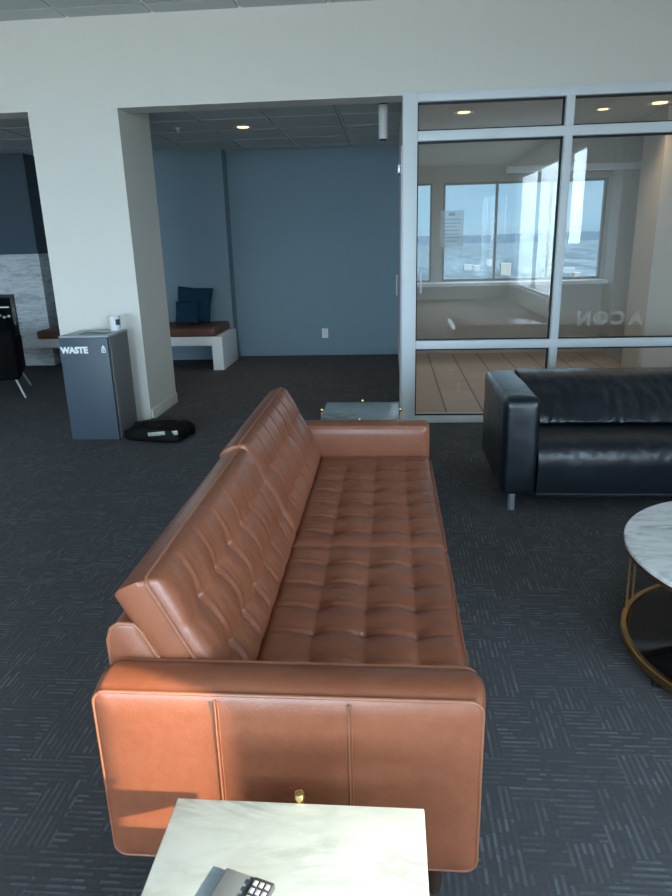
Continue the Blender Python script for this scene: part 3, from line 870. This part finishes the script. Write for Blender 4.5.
b = nb(); lathe(b, [(0, -.0425), (.02, -.044), (.02, -.047), (0, -.047)], 0, 0, 16, False); obj('deflector', b, M['ring'], sd, local=True)
pn = thing('pendant_spot', 'white cylindrical ceiling fixture hanging in the alcove beside the glass partition', 'light fixture', (-.066, 6.30, AC))
b = nb(); lathe(b, [(0, -.001), (.045, -.001), (.045, -.02), (.012, -.022), (.012, -.035), (0, -.035)], 0, 0, 24, False); obj('canopy', b, M['black'], pn, local=True)
b = nb(); lathe(b, [(0, -.036), (.036, -.036), (.038, -.04), (.038, -.30), (.034, -.302), (0, -.302)], 0, 0, 28, False); obj('cylinder_body', b, M['white'], pn, local=True)
b = nb(); lathe(b, [(0, -.303), (.030, -.303), (.030, -.311), (0, -.311)], 0, 0, 24, False); obj('baffle', b, M['black'], pn, local=True)
ot = thing('wall_outlet', 'white electrical outlet low on the slate-blue alcove wall', 'outlet', (-.90, BY, .30))
b = bx(-.042, .042, -.008, -.0005, -.065, .065, bev=.003); obj('cover_plate', b, M['white'], ot, local=True)
for zz in (-.028, .028):
    obj('receptacle', bx(-.017, .017, -.0105, -.0082, zz - .018, zz + .018, bev=.003), M['bar'], ot, local=True)
# paper notice on the glass
pp = thing('paper_notice', 'thin paper notice taped to the left pane of the glass partition', 'notice', (.476, 5.5865, 1.43))
obj('sheet', bx(.385, .567, 5.5845, 5.5858, 1.432, 1.705), M['paper'], pp, smooth=False)
b = nb()
box(b, .45, .50, 5.5835, 5.5843, 1.665, 1.69)
for k, (p, q) in enumerate(((.42, .54), (.41, .545), (.43, .50), (.415, .54), (.41, .53), (.42, .545), (.43, .52))):
    box(b, p, q, 5.5835, 5.5843, 1.635 - k * .027, 1.641 - k * .027)
obj('printed_lines', b, M['ink'], pp, smooth=False)

# ------------------------------------------------------------------ THE VIEW OUTSIDE
GZ = -40
b = nb()
nx_, ny_ = 40, 40; G = []
for i in range(nx_ + 1):
    row = []
    for j in range(ny_ + 1):
        x = -5000 + 12000 * i / nx_; y = 60 + 6500 * (j / ny_) ** 2
        z = GZ + (6 * noise.noise((x / 500, y / 500, 1)) if y > 900 else 0)
        row.append(b.verts.new((x, y, z)))
    G.append(row)
for i in range(nx_):
    for j in range(ny_): b.faces.new((G[i][j], G[i + 1][j], G[i + 1][j + 1], G[i][j + 1]))
struct('ground_city', b, M['city'])
b = nb(); rows = []
for i in range(161):
    x = -5000 + 12000 * i / 160; hgt_ = 62 + 22 * noise.noise((x / 900, 4, 2)) + 10 * noise.noise((x / 240, 9, 1))
    rows.append([b.verts.new((x, 5200, GZ - 5)), b.verts.new((x, 5500, GZ + hgt_ * .55)), b.verts.new((x, 5900, GZ + hgt_)), b.verts.new((x, 6600, GZ + hgt_ * .7)), b.verts.new((x, 7000, GZ - 5))])
for A, B in zip(rows, rows[1:]):
    for k in range(4): b.faces.new((A[k], B[k], B[k + 1], A[k + 1]))
struct('hills', b, M['hill'])
def building(x, y, w, d_, h, m, floors, cols, label):
    t = thing('building', label, 'building', (x, y, GZ))
    obj('walls', bx(-w / 2, w / 2, -d_ / 2, d_ / 2, -1, h), m, t, local=True, smooth=False)
    obj('roof', bx(-w / 2 - .3, w / 2 + .3, -d_ / 2 - .3, d_ / 2 + .3, h + .01, h + .7), M['roofg'], t, local=True, smooth=False)
    b = nb()
    for f_ in range(floors):
        for c_ in range(cols):
            x0 = -w / 2 + w * (c_ + .25) / cols; z0 = h * (f_ + .3) / floors
            box(b, x0, x0 + w * .5 / cols, -d_ / 2 - .15, -d_ / 2 - .01, z0, z0 + h * .4 / floors)
    obj('windows', b, M['darkwin'], t, local=True, smooth=False)
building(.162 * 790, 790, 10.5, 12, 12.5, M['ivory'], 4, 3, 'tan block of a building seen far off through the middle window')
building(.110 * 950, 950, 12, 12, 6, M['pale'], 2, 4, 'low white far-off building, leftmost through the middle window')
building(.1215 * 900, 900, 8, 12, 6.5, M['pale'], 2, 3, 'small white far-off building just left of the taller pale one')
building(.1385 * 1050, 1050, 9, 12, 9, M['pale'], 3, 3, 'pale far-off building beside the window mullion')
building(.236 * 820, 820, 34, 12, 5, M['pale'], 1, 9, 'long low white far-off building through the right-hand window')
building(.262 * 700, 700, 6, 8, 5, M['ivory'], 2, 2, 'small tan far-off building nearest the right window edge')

# ------------------------------------------------------------------ LIGHT
SUN = Vector((-2.7, 1.0, -.92)).normalized()
sl = bpy.data.lights.new('sun', 'SUN'); sl.energy = 19.5; sl.angle = math.radians(.53); sl.color = (1.0, .80, .56)
so = bpy.data.objects.new('sun', sl); COL.objects.link(so); so.rotation_euler = SUN.to_track_quat('-Z', 'Y').to_euler()
w = bpy.data.worlds.new('sky'); S.world = w; w.use_nodes = True
nt = w.node_tree; nt.nodes.clear()
wo = nt.nodes.new('ShaderNodeOutputWorld'); bgn = nt.nodes.new('ShaderNodeBackground'); nt.links.new(bgn.outputs[0], wo.inputs[0])
tc = nt.nodes.new('ShaderNodeTexCoord')
dp = nd(nt, 'ShaderNodeVectorMath', operation='DOT_PRODUCT'); nt.links.new(tc.outputs['Generated'], dp.inputs[0])
dp.inputs[1].default_value = Vector((.45, -1.0, .25)).normalized()
mr = nd(nt, 'ShaderNodeMapRange'); mr.inputs[1].default_value = -.75; mr.inputs[2].default_value = .8
mr.interpolation_type = 'SMOOTHSTEP'; nt.links.new(dp.outputs['Value'], mr.inputs[0])
cl = noise_t(nt, vscale(nt, tc.outputs['Generated'], (1, 1, 3)), 2.2, 5, .55, .6)
far = ramp(nt, cl, [(.3, (.36, .65, .90)), (.72, (.66, .90, 1.02))])
near = ramp(nt, cl, [(.3, (9.2, 12.9, 16.4)), (.72, (13.8, 17.0, 19.2))])
skyc = mixc(nt, mr.outputs[0], far, near)
sz = nd(nt, 'ShaderNodeSeparateXYZ'); nt.links.new(tc.outputs['Generated'], sz.inputs[0])
hz = nd(nt, 'ShaderNodeMapRange'); hz.inputs[1].default_value = -.10; hz.inputs[2].default_value = .02
nt.links.new(sz.outputs[2], hz.inputs[0])
grd = mixc(nt, mr.outputs[0], (.10, .17, .22), (5.9, 6.8, 7.0))
nt.links.new(mixc(nt, hz.outputs[0], grd, skyc), bgn.inputs[0]); bgn.inputs[1].default_value = 1.0
def portal(loc, rot, sx, sy):
    l = bpy.data.lights.new('window_portal', 'AREA'); l.shape = 'RECTANGLE'; l.size = sx; l.size_y = sy; l.cycles.is_portal = True
    o = bpy.data.objects.new('window_portal', l); COL.objects.link(o); o.location = loc; o.rotation_euler = rot
portal(((BW[0] + BW[1]) / 2, SY - .02, 1.55), (PI / 2, 0, 0), BW[1] - BW[0], 2.4)          # faces +y
portal((RX + .02, (RW[0] + RW[1]) / 2, 1.55), (PI / 2, 0, PI / 2), RW[1] - RW[0], 2.4)     # faces -x
portal((RX + .02, (RW2[0] + RW2[1]) / 2, 2.08), (PI / 2, 0, PI / 2), RW2[1] - RW2[0], 1.5)
portal((1.45, BY - .005, 1.56), (-PI / 2, 0, 0), 2.5, 1.22)                                # faces -y

# ------------------------------------------------------------------ CAMERA
f = 668.0
N_ = Vector((57, 2156, f)).normalized(); D_ = Vector((55, -207, f)); D_ = (D_ - N_ * D_.dot(N_)).normalized(); X_ = N_.cross(D_)
R = Matrix((X_, D_, -N_))                       # world <- (right, down, forward)
right, down, fwd = R.col[0], R.col[1], R.col[2]
cam = bpy.data.cameras.new('camera'); co = bpy.data.objects.new('camera', cam); COL.objects.link(co)
mw = Matrix((right, -down, -fwd)).transposed().to_4x4(); mw.translation = (0, 0, 1.5)
co.matrix_world = mw
cam.sensor_fit = 'VERTICAL'; cam.sensor_height = 36; cam.lens = f / 896 * 36; cam.clip_start = .02; cam.clip_end = 20000
S.camera = co
S.view_settings.view_transform = 'Standard'; S.view_settings.look = 'None'; S.view_settings.gamma = 1
S.view_settings.use_curve_mapping = False; S.view_settings.exposure = 0.0
